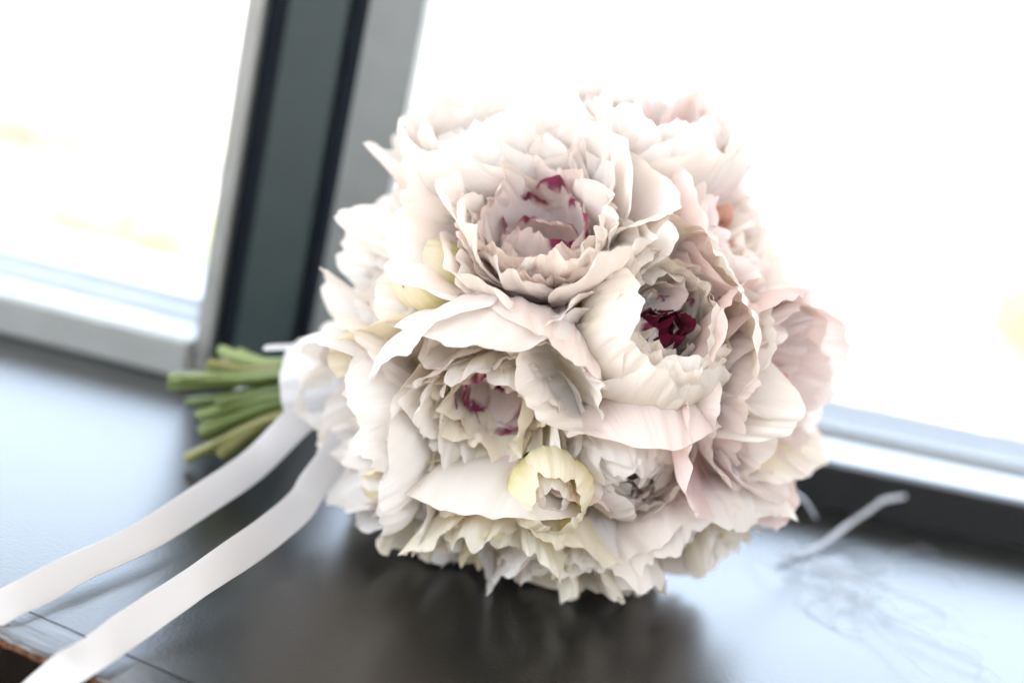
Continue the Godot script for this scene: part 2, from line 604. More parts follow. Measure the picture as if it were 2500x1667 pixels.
# ---------------------------------------------------------------- petals
# Petals stand around the flower's axis (+z of the flower, which faces out of the ball).
# az: round the axis, 0 = right, 90 = up.  a0 -> a1: lean of the petal from the axis, at its foot and at its tip (0 upright, 90 flat open, below 0 folding over the heart).
func petal(b: Buf, d: Dictionary, t := Transform3D()) -> void:
	var nv: int = d.get("nv", 15) + 5
	var nu: int = int(d.get("nu", 17) * 1.6)
	var ln: float = d.len
	var wid: float = d.wid
	var a0: float = deg_to_rad(d.a0)
	var a1: float = deg_to_rad(d.a1)
	var e: float = d.get("e", 0.9)
	var tip: float = deg_to_rad(d.get("tip", 0.0))
	var cup: float = d.get("cup", 1.0)
	var ruf: float = d.get("ruf", 0.1)
	var jag: float = d.get("jag", 0.05)
	var rd: float = d.get("round", 0.27)
	var tw: float = deg_to_rad(d.get("twist", 0.0))
	var r: float = d.get("r0", 0.004)
	var y: float = d.get("y0", 0.0)
	var sd: float = d.get("seed", 0.0)
	var point: float = d.get("point", 0.0)
	var c0: Color = d.c0
	var c1: Color = d.c1
	var c2: Color = d.get("c2", d.c1)
	var wine: float = d.get("wine", 0.0)
	var prof_at: float = d.get("belly", 0.56)
	# centre line, sampled finely
	var fine := 40
	var line := PackedVector2Array()
	var lean := PackedFloat32Array()
	for k in fine + 1:
		var v := float(k) / fine
		var a := lerpf(a0, a1, pow(v, e)) + tip * smoothstep(0.55, 1.0, v) + 0.10 * noise.get_noise_2d(v * 2.0, sd + 50.0)
		line.append(Vector2(r, y))
		lean.append(a)
		r += sin(a) * ln / fine
		y += cos(a) * ln / fine
	var az: float = deg_to_rad(d.az)
	var ox := Vector3(cos(az), sin(az), 0)
	var side := Vector3(-sin(az), cos(az), 0)
	var pts := PackedVector3Array()
	var colors := PackedColorArray()
	var uvs := PackedVector2Array()
	var rho := wid * 0.5 / maxf(cup, 0.05)
	var cleft := noise.get_noise_2d(sd, 3.3) * 0.9
	var skew := noise.get_noise_2d(sd, 7.7) * 0.22
	for i in nv:
		var v0 := float(i) / (nv - 1)
		for j in nu:
			var s := lerpf(-1.0, 1.0, float(j) / (nu - 1))
			var notch := jag * maxf(0.0, 0.45 + 0.8 * noise.get_noise_2d(s * 1.4, sd) + 0.6 * noise.get_noise_2d(s * 3.0, sd + 3.0) + 0.22 * noise.get_noise_2d(s * 6.0, sd + 6.0) + 0.9 * exp(-pow((s - cleft) / 0.20, 2.0)))
			var lim := 1.0 - rd * pow(absf(s + skew * (1.0 - s * s)), 2.7) - notch - point * absf(s)
			var v := v0 * clampf(lim, 0.2, 1.0)
			var f := v * fine
			var k := mini(int(f), fine - 1)
			var p: Vector2 = line[k].lerp(line[k + 1], f - k)
			var a := lerpf(lean[k], lean[k + 1], f - k)
			var w := wid * 0.5 * (lerpf(0.40, 1.0, smoothstep(0.0, prof_at, v)) * (1.0 - 0.22 * pow(maxf(0.0, (v - prof_at) / (1.0 - prof_at)), 2.0)))
			w *= 1.0 + 0.07 * noise.get_noise_2d(v * 2.4, sd + (20.0 if s < 0.0 else 31.0)) + jag * 0.5 * noise.get_noise_2d(v * 7.0, sd + (25.0 if s < 0.0 else 36.0))
			var th := s * w / rho
			var edge := clampf(maxf(v0 * v0, absf(s) * 0.8), 0.0, 1.0)
			var fold := ruf * wid * smoothstep(0.25, 1.0, edge) * (noise.get_noise_3d(s * 1.5, v * 1.3, sd) + minf(0.55, 0.2 + jag * 3.5) * noise.get_noise_3d(s * 2.9, v * 2.4, sd + 9.0) + minf(0.28, jag * 2.5) * edge * noise.get_noise_3d(s * 5.5, v * 4.5, sd + 15.0))
			fold += 0.022 * wid * noise.get_noise_3d(s * 4.5, v * 0.7, sd + 40.0) * smoothstep(0.05, 0.5, v)
			var out2 := Vector2(cos(a), -sin(a))
			var inward := rho * (1.0 - cos(th))
			var ctw := tw * v
			var lat := rho * sin(th)
			p += out2 * (fold - inward + lat * sin(ctw))
			lat *= cos(ctw)
			var q := ox * p.x + side * lat + Vector3(0, 0, p.y)
			if d.has("inv"):   # petals that reach the table lie down on it
				var g: Vector3 = (d.fwd as Transform3D) * q
				if g.y < d.rest:
					g.y = d.rest + (d.rest - g.y) * 0.02
					q = (d.inv as Transform3D) * g
			pts.append(q)
			uvs.append(Vector2(0.5 + 0.5 * s, v))
			var streak := noise.get_noise_3d(s * 5.0, v * 0.8, sd + 70.0)
			var col: Color = c0.lerp(c1, smoothstep(0.05, 0.55, v + 0.12 * streak)).lerp(c2, smoothstep(0.5, 1.0, v0 + 0.08 * streak))
			if wine > 0.0:
				var wv := noise.get_noise_2d(s * 3.0, sd + 80.0) * 0.10 + noise.get_noise_2d(s * 9.0, sd + 85.0) * 0.05
				var rim := maxf(v0, absf(s) * 0.985 if v > 0.45 else 0.0)
				var patch := smoothstep(-0.25, 0.2, noise.get_noise_2d(s * 1.1, sd + 90.0))
				col = col.lerp(WINE.lerp(Color(0.36, 0.02, 0.13), clampf(0.6 + 0.6 * streak, 0.0, 1.0)), smoothstep(1.0 - wine + wv, 1.0 - wine * 0.5 + wv, rim) * 0.95 * patch)
			colors.append(col)
	sheet(b, pts, nv, nu, colors, uvs, t)


# one whorl of petals; those marked "own" become parts, the others are joined
func whorl(flower: Node3D, joined: Buf, d: Dictionary, n: int, az0: float, spread := 360.0) -> void:
	for k in n:
		var q := d.duplicate()
		var j: float = d.get("jit", 0.12)
		q.az = az0 + spread * (k + rng.randf_range(-0.22, 0.22)) / n
		q.len = d.len * (1.0 + rng.randf_range(-j, j))
		q.wid = d.wid * (1.0 + rng.randf_range(-j, j) * 1.3)
		q.a0 = d.a0 + rng.randf_range(-6, 6)
		q.a1 = d.a1 + rng.randf_range(-1, 1) * d.get("ja", 14.0)
		q.tip = d.get("tip", 0.0) + rng.randf_range(-1, 1) * d.get("jt", 18.0)
		q.twist = rng.randf_range(-1, 1) * d.get("jtw", 16.0)
		q.seed = rng.randf() * 900.0
		if d.has("mix"):
			q.c1 = (d.c1 as Color).lerp(d.mix, rng.randf())
			q.c2 = (d.get("c2", d.c1) as Color).lerp(d.mix, rng.randf() * 0.6)
		if rng.randf() > d.get("wine_share", 1.0): q.wine = 0.0
		one_petal(flower, joined, q, d.get("own", true))


func one_petal(flower: Node3D, joined: Buf, q: Dictionary, own := true) -> void:
	if flower.position.y < 0.14:
		q.fwd = flower.transform
		q.inv = flower.transform.affine_inverse()
		q.rest = 0.0008 + 0.0022 * rng.randf()
	if own:
		var b := Buf.new()
		petal(b, q)
		obj(numbered(flower, "petal"), b, "petal", flower)
	else:
		petal(joined, q)


# a flower on the ball: where its mouth lies (across, up) and how far out, in metres from the ball's centre
func flower_at(at: Vector2, out := 0.125, height := 0.055, lean := Vector2.ZERO, turn := 0) -> Node3D:
	at *= BLOOM
	out *= BLOOM
	height *= BLOOM
	lean *= BLOOM
	var z := sqrt(maxf(out * out - at.length_squared(), 0.0))
	var mouth := ball + ax * at.x + up * at.y + fr * z
	var axis := (ax * (at.x + lean.x) + up * (at.y + lean.y) + fr * (z + 0.004)).normalized()
	var f := group_node(numbered(bouquet, "peony"), bouquet)
	rng.seed = 1000 + 17 * bouquet.get_child_count() + turn
	var y := (up - axis * up.dot(axis)).normalized()
	if absf(up.dot(axis)) > 0.97: y = (fr * -signf(up.dot(axis)) - axis * (fr * -signf(up.dot(axis))).dot(axis)).normalized()
	f.transform = Transform3D(Basis(y.cross(axis), y, axis).scaled(Vector3.ONE * BLOOM), mouth - axis * height - bouquet.position)
	return f


func finish(f: Node3D, joined: Buf, label: String) -> void:
	if joined.v.size():
		var o := obj("inner_petals", joined, "petal", f)
		tag(o, "", "", "", "stuff")
	# green cup under the petals
	var b := Buf.new()
	var pts := PackedVector3Array()
	var colors := PackedColorArray()
	for i in 8:
		var a := PI * i / 7.0
		for k in 13:
			pts.append(Vector3(cos(TAU * k / 12.0) * sin(a) * 0.011, sin(TAU * k / 12.0) * sin(a) * 0.011, -0.004 - cos(a) * 0.009))
			colors.append(Color(0.20, 0.30, 0.07))
	sheet(b, pts, 8, 13, colors, PackedVector2Array())
	obj("calyx", b, "stem", f)
	f.set_meta("label", label)


# open ruffled bloom
func ruffled(f: Node3D, k: float, pal: Array, heart: Dictionary, near := true) -> Buf:
	var j := Buf.new()
	var c0: Color = pal[0]
	var c1: Color = pal[1]
	var c2: Color = pal[2]
	whorl(f, j, {"len": 0.074 * k, "wid": 0.056 * k, "a0": 66.0, "a1": 16.0, "e": 0.8, "ruf": 0.085, "jag": 0.045, "cup": 0.7, "tip": 14.0, "c0": c0, "c1": c1, "c2": c2, "nu": 23}, 9, rng.randf() * 360)
	whorl(f, j, {"own": near, "len": 0.066 * k, "wid": 0.044 * k, "a0": 50.0, "a1": 8.0, "ruf": 0.11, "jag": 0.055, "cup": 0.8, "tip": 10.0, "c0": c0, "c1": c1, "c2": c2, "nu": 23, "jtw": 28.0}, 11, rng.randf() * 360)
	whorl(f, j, {"own": false, "r0": 0.008 * k, "len": 0.056 * k, "wid": 0.036 * k, "a0": 38.0, "a1": 2.0, "ruf": 0.13, "jag": 0.08, "cup": 0.9, "c0": c0, "c1": c1, "c2": c1, "jtw": 30.0}, 12, rng.randf() * 360)
	whorl(f, j, {"own": false, "r0": 0.010 * k, "len": 0.044 * k, "wid": 0.038 * k, "a0": 38.0, "a1": heart.get("a1", -20.0), "ruf": 0.08, "jag": 0.05, "cup": 0.9, "c0": heart.c0, "c1": heart.c1, "c2": heart.c1, "wine": heart.get("wine", 0.0), "wine_share": 0.7, "jtw": 20.0}, 7, rng.randf() * 360)
	whorl(f, j, {"own": false, "r0": 0.005 * k, "len": 0.041 * k, "wid": 0.028 * k, "a0": 34.0, "a1": -14.0, "ruf": 0.10, "jag": 0.05, "cup": 0.8, "c0": heart.c0, "c1": heart.c1, "wine": heart.get("wine", 0.0), "wine_share": 0.7, "jtw": 40.0, "ja": 24.0}, 4, rng.randf() * 360)
	whorl(f, j, {"own": false, "len": 0.023 * k, "wid": 0.017 * k, "a0": 34.0, "a1": -40.0, "ruf": 0.16, "jag": 0.12, "cup": 1.0, "c0": heart.c0, "c1": heart.get("core", WINE), "wine": heart.get("wine", 0.0)}, 7, rng.randf() * 360)
	return j


# a bowl of broad petals that close over the heart
func bowl(f: Node3D, k: float, pal: Array, heart: Dictionary, close := -28.0, near := true) -> Buf:
	var j := Buf.new()
	var c0: Color = pal[0]
	var c1: Color = pal[1]
	var c2: Color = pal[2]
	whorl(f, j, {"len": 0.080 * k, "wid": 0.066 * k, "a0": 86.0, "a1": close, "e": 0.95, "ruf": 0.035, "jag": 0.035, "cup": 0.85, "tip": -10.0, "c0": c0, "c1": c1, "c2": c2, "nu": 23, "nv": 18}, 8, rng.randf() * 360)
	whorl(f, j, {"own": near, "len": 0.071 * k, "wid": 0.054 * k, "a0": 76.0, "a1": close, "ruf": 0.05, "jag": 0.055, "cup": 0.9, "tip": 4.0, "c0": c0, "c1": c1, "c2": c2, "nu": 23, "nv": 17}, 9, rng.randf() * 360)
	whorl(f, j, {"own": false, "len": 0.061 * k, "wid": 0.042 * k, "a0": 64.0, "a1": close + 6.0, "ruf": 0.07, "jag": 0.08, "cup": 1.1, "c0": c0, "c1": c1, "c2": c2}, 9, rng.randf() * 360)
	whorl(f, j, {"own": false, "len": 0.046 * k, "wid": 0.030 * k, "a0": 46.0, "a1": heart.get("a1", -24.0), "ruf": 0.10, "jag": 0.09, "cup": 1.0, "c0": heart.c0, "c1": heart.c1, "wine": heart.get("wine", 0.0), "wine_share": 0.6, "jtw": 25.0}, 8, rng.randf() * 360)
	whorl(f, j, {"own": false, "r0": 0.004 * k, "len": 0.040 * k, "wid": 0.024 * k, "a0": 36.0, "a1": heart.get("a1", -12.0), "ruf": 0.10, "jag": 0.05, "cup": 0.8, "c0": heart.c0, "c1": heart.c1, "wine": heart.get("wine", 0.0), "wine_share": 0.7, "jtw": 40.0, "ja": 24.0}, 4, rng.randf() * 360)
	whorl(f, j, {"own": false, "len": heart.get("core_len", 0.028) * k, "wid": 0.020 * k, "a0": 26.0, "a1": -30.0, "ruf": 0.16, "jag": 0.12, "cup": 1.0, "c0": heart.get("core", WINE), "c1": heart.get("core", WINE)}, 7, rng.randf() * 360)
	return j


# guard petals given one by one: [az, len, wid, a0, a1, tip, cup, colour at foot, colour at rim]
func guards(f: Node3D, list: Array) -> void:
	for g in list:
		var q := {"az": g[0], "len": g[1] * 0.95, "wid": g[2] * 1.1, "a0": g[3], "a1": g[4], "tip": g[5], "cup": g[6] * 0.72, "c0": g[7], "c1": (g[7] as Color).lerp(g[8], 0.7), "c2": g[8], "nu": 25, "nv": 20, "ruf": 0.045, "jag": 0.025, "seed": rng.randf() * 900.0, "r0": 0.006, "round": 0.32}
		if g.size() > 9: q.merge(g[9], true)
		one_petal(f, null, q)


func make_bouquet() -> void:
	bouquet = group_node("peony_bouquet")
	bouquet.position = Vector3(0.028, 0.0, -0.722)
	tag(bouquet, "round bridal bouquet of white and blush peonies tied with satin ribbon", "bouquet")
	var f: Node3D
	var j: Buf
	var cream := [IVORY.lerp(CREAM, 0.6), CREAM, WHITE]
	var blush := [BLUSH, CREAM.lerp(BLUSH, 0.35), WHITE]
	var pink := [PINK, BLUSH, BLUSH.lerp(WHITE, 0.6)]
	var wine_heart := {"c0": BLUSH, "c1": BLUSH.lerp(CREAM, 0.4), "wine": 0.2, "core": WINE}
	# A the big ruffled bloom at the top of the side one sees
	f = flower_at(Vector2(-0.018, 0.062), 0.130, 0.060, Vector2(0.0, 0.012))
	guards(f, [
		[-78, 0.074, 0.066, 86, 4, 6, 1.1, BLUSH, WHITE], [-128, 0.086, 0.040, 88, 46, 20, 1.3, CREAM, WHITE, {"jag": 0.02}], [-164, 0.088, 0.056, 92, 52, 14, 0.7, BLUSH, WHITE],
		[166, 0.112, 0.032, 92, 62, 10, 0.9, CREAM, WHITE, {"jag": 0.02, "ruf": 0.03}], [140, 0.090, 0.060, 84, 26, 8, 0.9, CREAM, WHITE], [106, 0.088, 0.066, 80, 6, 0, 0.9, CREAM, WHITE],
		[64, 0.088, 0.066, 80, 6, 4, 0.9, CREAM, WHITE], [24, 0.086, 0.060, 84, 30, 10, 0.9, BLUSH, WHITE], [-20, 0.080, 0.056, 88, 40, 12, 0.8, BLUSH, BLUSH]])
	j = ruffled(f, 1.2, blush, wine_heart)
	finish(f, j, "largest open ruffled peony with wine red petal edges round a dark heart")
	# B the cup on the right of the front
	f = flower_at(Vector2(0.046, 0.016), 0.138, 0.060, Vector2(-0.002, 0.036), 11)
	guards(f, [
		[206, 0.098, 0.058, 96, 10, 24, 1.3, CREAM, WHITE, {"jag": 0.02, "ruf": 0.03}], [-38, 0.092, 0.052, 98, 22, 8, 1.2, CREAM, CREAM, {"jag": 0.012, "ruf": 0.02}], [-6, 0.082, 0.060, 94, -6, 0, 1.1, CREAM, WHITE]])
	j = bowl(f, 1.06, [IVORY, IVORY.lerp(CREAM, 0.6), CREAM], {"c0": IVORY, "c1": CREAM, "wine": 0.12, "core": WINE, "core_len": 0.047}, -40.0)
	finish(f, j, "ivory cup shaped peony closing over a wine red heart")
	# C the fluffy one on the lower left
	f = flower_at(Vector2(-0.040, -0.040), 0.126, 0.058, Vector2(0.012, -0.050))
	guards(f, [
		[126, 0.106, 0.074, 96, -22, 16, 0.8, BLUSH, WHITE], [88, 0.106, 0.080, 96, -28, 20, 0.8, BLUSH, WHITE], [48, 0.100, 0.070, 96, -18, 24, 0.9, BLUSH, BLUSH.lerp(WHITE, 0.5)],
		[168, 0.088, 0.054, 92, 44, 10, 0.7, YELLOW.lerp(IVORY, 0.5), IVORY.lerp(WHITE, 0.4)], [206, 0.086, 0.054, 92, 40, 10, 0.7, YELLOW.lerp(IVORY, 0.5), IVORY.lerp(WHITE, 0.4)], [240, 0.080, 0.050, 90, 34, 14, 0.8, YELLOW.lerp(IVORY, 0.5), IVORY.lerp(WHITE, 0.3)], [-100, 0.082, 0.050, 94, 44, 16, 0.8, BLUSH, CREAM], [-56, 0.072, 0.040, 94, 40, 14, 0.8, BLUSH, CREAM]])
	j = ruffled(f, 1.0, [IVORY, IVORY.lerp(CREAM, 0.6), WHITE], wine_heart)
	finish(f, j, "fluffy cream peony with drooping petals and a half hidden dark heart")
	# D the tight ball on the lower right
	f = flower_at(Vector2(0.033, -0.070), 0.128, 0.054, Vector2(0.0, -0.012))
	guards(f, [
		[92, 0.090, 0.080, 88, -30, -10, 1.2, BLUSH, BLUSH.lerp(CREAM, 0.5), {"jag": 0.012, "ruf": 0.02}], [26, 0.086, 0.066, 92, 6, 22, 1.0, BLUSH, WHITE], [-28, 0.086, 0.062, 92, 20, 50, 1.0, BLUSH, WHITE], [-80, 0.080, 0.060, 94, 26, 20, 0.9, BLUSH, CREAM], [212, 0.076, 0.050, 92, 0, 0, 1.0, BLUSH, CREAM]])
	j = bowl(f, 0.86, [BLUSH, BLUSH.lerp(CREAM, 0.5), CREAM], {"c0": TAN.lerp(BLUSH, 0.6), "c1": CREAM, "core": TAN.lerp(BLUSH, 0.4), "a1": -62.0}, -66.0)
	finish(f, j, "tight blush peony whose small closed heart has tan dried petal tips")
	# E the bloom resting on the table, seen from its side
	f = flower_at(Vector2(-0.034, -0.104), 0.128, 0.052, Vector2(-0.005, -0.05), 12)
	guards(f, [
		[80, 0.092, 0.096, 82, 22, -10, 1.1, CREAM, CREAM, {"jag": 0.012, "ruf": 0.02}], [36, 0.080, 0.064, 88, 30, 10, 1.0, BLUSH, BLUSH], [140, 0.084, 0.062, 88, 34, 10, 0.9, YELLOW.lerp(IVORY, 0.5), IVORY], [188, 0.082, 0.056, 90, 40, 10, 0.8, YELLOW.lerp(IVORY, 0.5), IVORY.lerp(WHITE, 0.4)], [-60, 0.080, 0.060, 90, 30, 10, 0.9, IVORY, WHITE], [-110, 0.080, 0.060, 90, 30, 10, 0.9, IVORY, WHITE]])
	j = ruffled(f, 1.06, [YELLOW.lerp(IVORY, 0.4), IVORY, IVORY.lerp(CREAM, 0.6)], {"c0": IVORY, "c1": CREAM, "core": IVORY})
	finish(f, j, "cream peony with yellow shade at the bottom, resting on the table")
	# F left side
	f = flower_at(Vector2(-0.120, -0.046), 0.144, 0.056, Vector2(-0.05, -0.01))
	guards(f, [[100, 0.086, 0.060, 88, 40, 20, 0.8, WHITE, WHITE], [160, 0.094, 0.060, 90, 56, 16, 0.8, WHITE, WHITE], [60, 0.078, 0.054, 84, 20, 10, 0.9, WHITE, WHITE], [230, 0.086, 0.056, 90, 46, 10, 0.8, BLUSH, WHITE], [-60, 0.080, 0.056, 90, 30, 10, 0.9, BLUSH, WHITE]])
	j = bowl(f, 0.95, [IVORY, WHITE, WHITE], {"c0": IVORY, "c1": WHITE, "core": IVORY}, 4.0)
	finish(f, j, "white peony on the left flank just above the loose ribbon tail")
	# G upper left, behind the yellow bud
	f = flower_at(Vector2(-0.088, 0.050), 0.122, 0.055, Vector2(-0.02, 0.0))
	guards(f, [[150, 0.086, 0.054, 88, 50, 10, 0.8, WHITE, WHITE], [200, 0.086, 0.054, 88, 46, 10, 0.8, WHITE, WHITE], [90, 0.080, 0.054, 84, 24, 10, 0.9, WHITE, WHITE]])
	j = ruffled(f, 0.90, [CREAM, WHITE, WHITE], {"c0": CREAM, "c1": WHITE, "core": CREAM}, false)
	finish(f, j, "white peony on the upper left flank with narrow petals pointing outward")
	# H top left
	f = flower_at(Vector2(-0.040, 0.118), 0.136, 0.056, Vector2(0.0, 0.06))
	guards(f, [[160, 0.096, 0.044, 88, 34, 10, 0.8, BLUSH, WHITE], [120, 0.086, 0.060, 84, 6, 0, 0.9, BLUSH, WHITE], [40, 0.086, 0.060, 84, 10, 0, 0.9, BLUSH, WHITE], [-90, 0.086, 0.070, 88, 10, 0, 1.0, BLUSH, WHITE], [-140, 0.086, 0.060, 88, 10, 0, 1.0, BLUSH, WHITE]])
	j = bowl(f, 1.02, [BLUSH, WHITE, WHITE], {"c0": BLUSH, "c1": BLUSH, "core": BLUSH}, -18.0, false)
	finish(f, j, "pale cup shaped peony at the top, left of the centre")
	# I top right
	f = flower_at(Vector2(0.036, 0.116), 0.134, 0.056, Vector2(0.01, 0.06))
	guards(f, [[20, 0.090, 0.064, 84, -6, 0, 1.0, BLUSH, CREAM], [70, 0.088, 0.066, 82, -4, 0, 1.0, BLUSH, WHITE], [-30, 0.086, 0.066, 88, 6, 0, 1.0, BLUSH, CREAM], [-90, 0.084, 0.070, 88, 0, 0, 1.0, BLUSH, CREAM]])
	j = bowl(f, 1.05, [PINK.lerp(BLUSH, 0.6), BLUSH, WHITE], {"c0": BLUSH, "c1": PEACH.lerp(BLUSH, 0.6), "core": BLUSH}, -14.0, false)
	finish(f, j, "blush cup shaped peony at the top, right of the centre")
	# J right, upper
	f = flower_at(Vector2(0.090, 0.070), 0.128, 0.052, Vector2(0.045, 0.01))
	guards(f, [[76, 0.092, 0.070, 86, 14, -20, 1.1, PINK, BLUSH], [120, 0.090, 0.062, 88, 30, 10, 0.9, BLUSH, BLUSH], [6, 0.096, 0.072, 86, 30, 0, 1.0, BLUSH, WHITE], [-34, 0.088, 0.060, 88, 30, 0, 0.9, BLUSH, WHITE], [176, 0.082, 0.066, 90, 14, 10, 1.1, PINK, BLUSH], [230, 0.086, 0.066, 90, 26, 10, 1.0, PINK, BLUSH]])
	j = bowl(f, 0.86, pink, {"c0": PEACH, "c1": PEACH, "core": WINE.lerp(PEACH, 0.5)}, 0.0)
	finish(f, j, "blush peony on the upper right with a deep peach heart")
	# K right, lower
	f = flower_at(Vector2(0.106, -0.028), 0.136, 0.052, Vector2(0.0, 0.0))
	guards(f, [[100, 0.082, 0.072, 88, 2, -14, 1.1, PINK, BLUSH], [150, 0.088, 0.076, 92, 26, 0, 1.1, PINK, BLUSH], [208, 0.092, 0.080, 92, 24, 6, 1.1, PINK, BLUSH], [-70, 0.088, 0.066, 90, 14, 0, 1.0, PINK, BLUSH], [-20, 0.104, 0.054, 90, 50, 0, 0.8, PINK, BLUSH, {"point": 0.3}], [40, 0.082, 0.072, 88, -14, 0, 1.1, PINK, BLUSH]])
	j = bowl(f, 0.90, pink, {"c0": PEACH, "c1": PINK.lerp(PEACH, 0.5), "core": PEACH}, 2.0)
	finish(f, j, "pink peony on the lower right with a deep pink heart")
	# L bottom right
	f = flower_at(Vector2(0.064, -0.108), 0.132, 0.046, Vector2(0.01, -0.02), 12)
	j = bowl(f, 0.90, [BLUSH, BLUSH.lerp(CREAM, 0.5), CREAM], {"c0": BLUSH, "c1": CREAM, "core": BLUSH}, 6.0, false)
	finish(f, j, "blush peony underneath the tight ball, brushing the table")
	# M bottom left
	f = flower_at(Vector2(-0.096, -0.092), 0.137, 0.05, Vector2(-0.02, -0.02))
	guards(f, [[220, 0.094, 0.068, 90, 40, -30, 0.9, BLUSH, WHITE], [180, 0.084, 0.054, 90, 40, 0, 0.9, BLUSH, WHITE], [-80, 0.080, 0.060, 90, 34, 0, 0.9, BLUSH, WHITE]])
	j = bowl(f, 0.80, [CREAM, WHITE, WHITE], {"c0": CREAM, "c1": WHITE, "core": CREAM}, 4.0, false)
	finish(f, j, "white peony at the bottom left with one broad cupped petal")
	# N far left
	f = flower_at(Vector2(-0.110, 0.006), 0.116, 0.05, Vector2(-0.06, 0.0))
	guards(f, [[110, 0.086, 0.062, 86, 44, 0, 0.9, WHITE, WHITE], [180, 0.086, 0.060, 88, 50, 0, 0.9, WHITE, WHITE], [250, 0.084, 0.060, 88, 44, 0, 0.9, WHITE, WHITE], [60, 0.078, 0.056, 84, 30, 0, 0.9, WHITE, WHITE]])
	j = bowl(f, 0.80, [CREAM, WHITE, WHITE], {"c0": CREAM, "c1": WHITE, "core": CREAM}, -10.0, false)
	finish(f, j, "white peony on the far left beside the stems with rounded petals")
	# O lower right, low behind
	f = flower_at(Vector2(0.098, -0.084), 0.134, 0.05, Vector2(0.01, -0.02))
	j = ruffled(f, 0.88, [YELLOW.lerp(IVORY, 0.6), IVORY, CREAM], {"c0": IVORY, "c1": IVORY, "core": IVORY}, false)
	finish(f, j, "yellowish cream peony at the lower right near the loose threads")
	# P right, between the two pink ones
	f = flower_at(Vector2(0.108, 0.030), 0.116, 0.05, Vector2(0.02, 0.0))
	j = ruffled(f, 0.78, [YELLOW.lerp(IVORY, 0.6), IVORY, CREAM], {"c0": IVORY, "c1": IVORY, "core": IVORY}, false)
	finish(f, j, "yellowish cream peony peeping out between the two pink ones on the right")
	# Q underneath, pressed on the table
	f = flower_at(Vector2(0.004, -0.112), 0.120, 0.045, Vector2(0.0, -0.08))
	j = ruffled(f, 0.92, [IVORY, CREAM, CREAM], {"c0": IVORY, "c1": CREAM, "core": IVORY}, false)
	finish(f, j, "cream peony pressed onto the table under the bouquet")
	buds()
	stems()
	ribbon()


func buds() -> void:
	for d in [[Vector2(-0.010, -0.070), 0.143, Vector2(0.03, 0.03), "half open yellowish white bud low on the front"], [Vector2(-0.076, 0.040), 0.126, Vector2(-0.03, 0.03), "yellow green bud tucked under the largest peony"]]:
		var f := flower_at(d[0], d[1], 0.034, d[2])
		f.name = numbered(bouquet, "bud")
		for k in 5:
			one_petal(f, null, {"az": k * 72.0 + 15.0, "len": 0.049, "wid": 0.033, "a0": 80.0, "a1": -63.0, "e": 1.0, "cup": 1.25, "ruf": 0.025, "jag": 0.03, "round": 0.25, "belly": 0.5, "c0": GREENISH, "c1": YELLOW.lerp(GREENISH, 0.25).lerp(CREAM, 0.45 if k % 2 else 0.15), "c2": YELLOW.lerp(CREAM, 0.7), "seed": 300.0 + k * 9.0, "r0": 0.003, "nu": 19})
		var j := Buf.new()
		for k in 5:
			petal(j, {"az": k * 72.0 + 50.0, "len": 0.037, "wid": 0.026, "a0": 62.0, "a1": -54.0, "cup": 1.3, "ruf": 0.04, "jag": 0.03, "c0": GREENISH, "c1": YELLOW.lerp(CREAM, 0.5), "c2": CREAM, "seed": 400.0 + k * 9.0, "r0": 0.002})
		finish(f, j, d[3])


func stems() -> void:
	var b: Buf
	var sx := stem_dir.cross(Vector3.UP).normalized()
	var sy := sx.cross(stem_dir).normalized()
	# stems from under each flower through the tie, and a few whose flowers are hidden inside
	var roots := []
	for c in bouquet.get_children():
		if not c is Node3D or c is MeshInstance3D: continue
		roots.append([c.position, c.basis.z])
	for k in 16: roots.append([tie - stem_dir * 0.1 - bouquet.position + Vector3(rng.randf_range(-0.02, 0.02), rng.randf_range(-0.02, 0.02), rng.randf_range(-0.02, 0.02)), -stem_dir])
	for c in roots:
		var from: Vector3 = c[0] + bouquet.position - c[1] * 0.008
		var a := rng.randf() * TAU
		var rr := sqrt(rng.randf()) * 0.0175
		var off := sx * cos(a) * rr + sy * sin(a) * rr
		var fan := off * 1.95 + sx * rng.randf_range(-0.004, 0.004)
		var to := tie + stem_dir * (0.072 + rng.randf_range(-0.016, 0.012)) + fan
		to.y = maxf(to.y, 0.005)
		b = Buf.new()
		var g := Color(0.05, 0.085, 0.012).lerp(Color(0.26, 0.34, 0.13), pow(rng.randf(), 1.4))
		if rng.randf() < 0.2: g = g.lerp(Color(0.20, 0.12, 0.05), 0.6)
		var thick := rng.randf_range(0.0026, 0.0040)
		var mid := tie - stem_dir * 0.085 + off * 0.9
		tube(b, smooth_path([from - bouquet.position, (from * 0.5 + mid * 0.5) - bouquet.position, tie + off * 0.95 - stem_dir * 0.055 - bouquet.position, tie + off * 0.95 - stem_dir * 0.02 - bouquet.position, tie + off * 1.05 + stem_dir * 0.03 - bouquet.position, to - bouquet.position], 6), 0.0032, thick, 9, g, g.lerp(Color(0.22, 0.27, 0.08), 0.3), Color(0.45, 0.50, 0.28), 0.12)
		obj(numbered(bouquet, "stem"), b, "stem", bouquet)


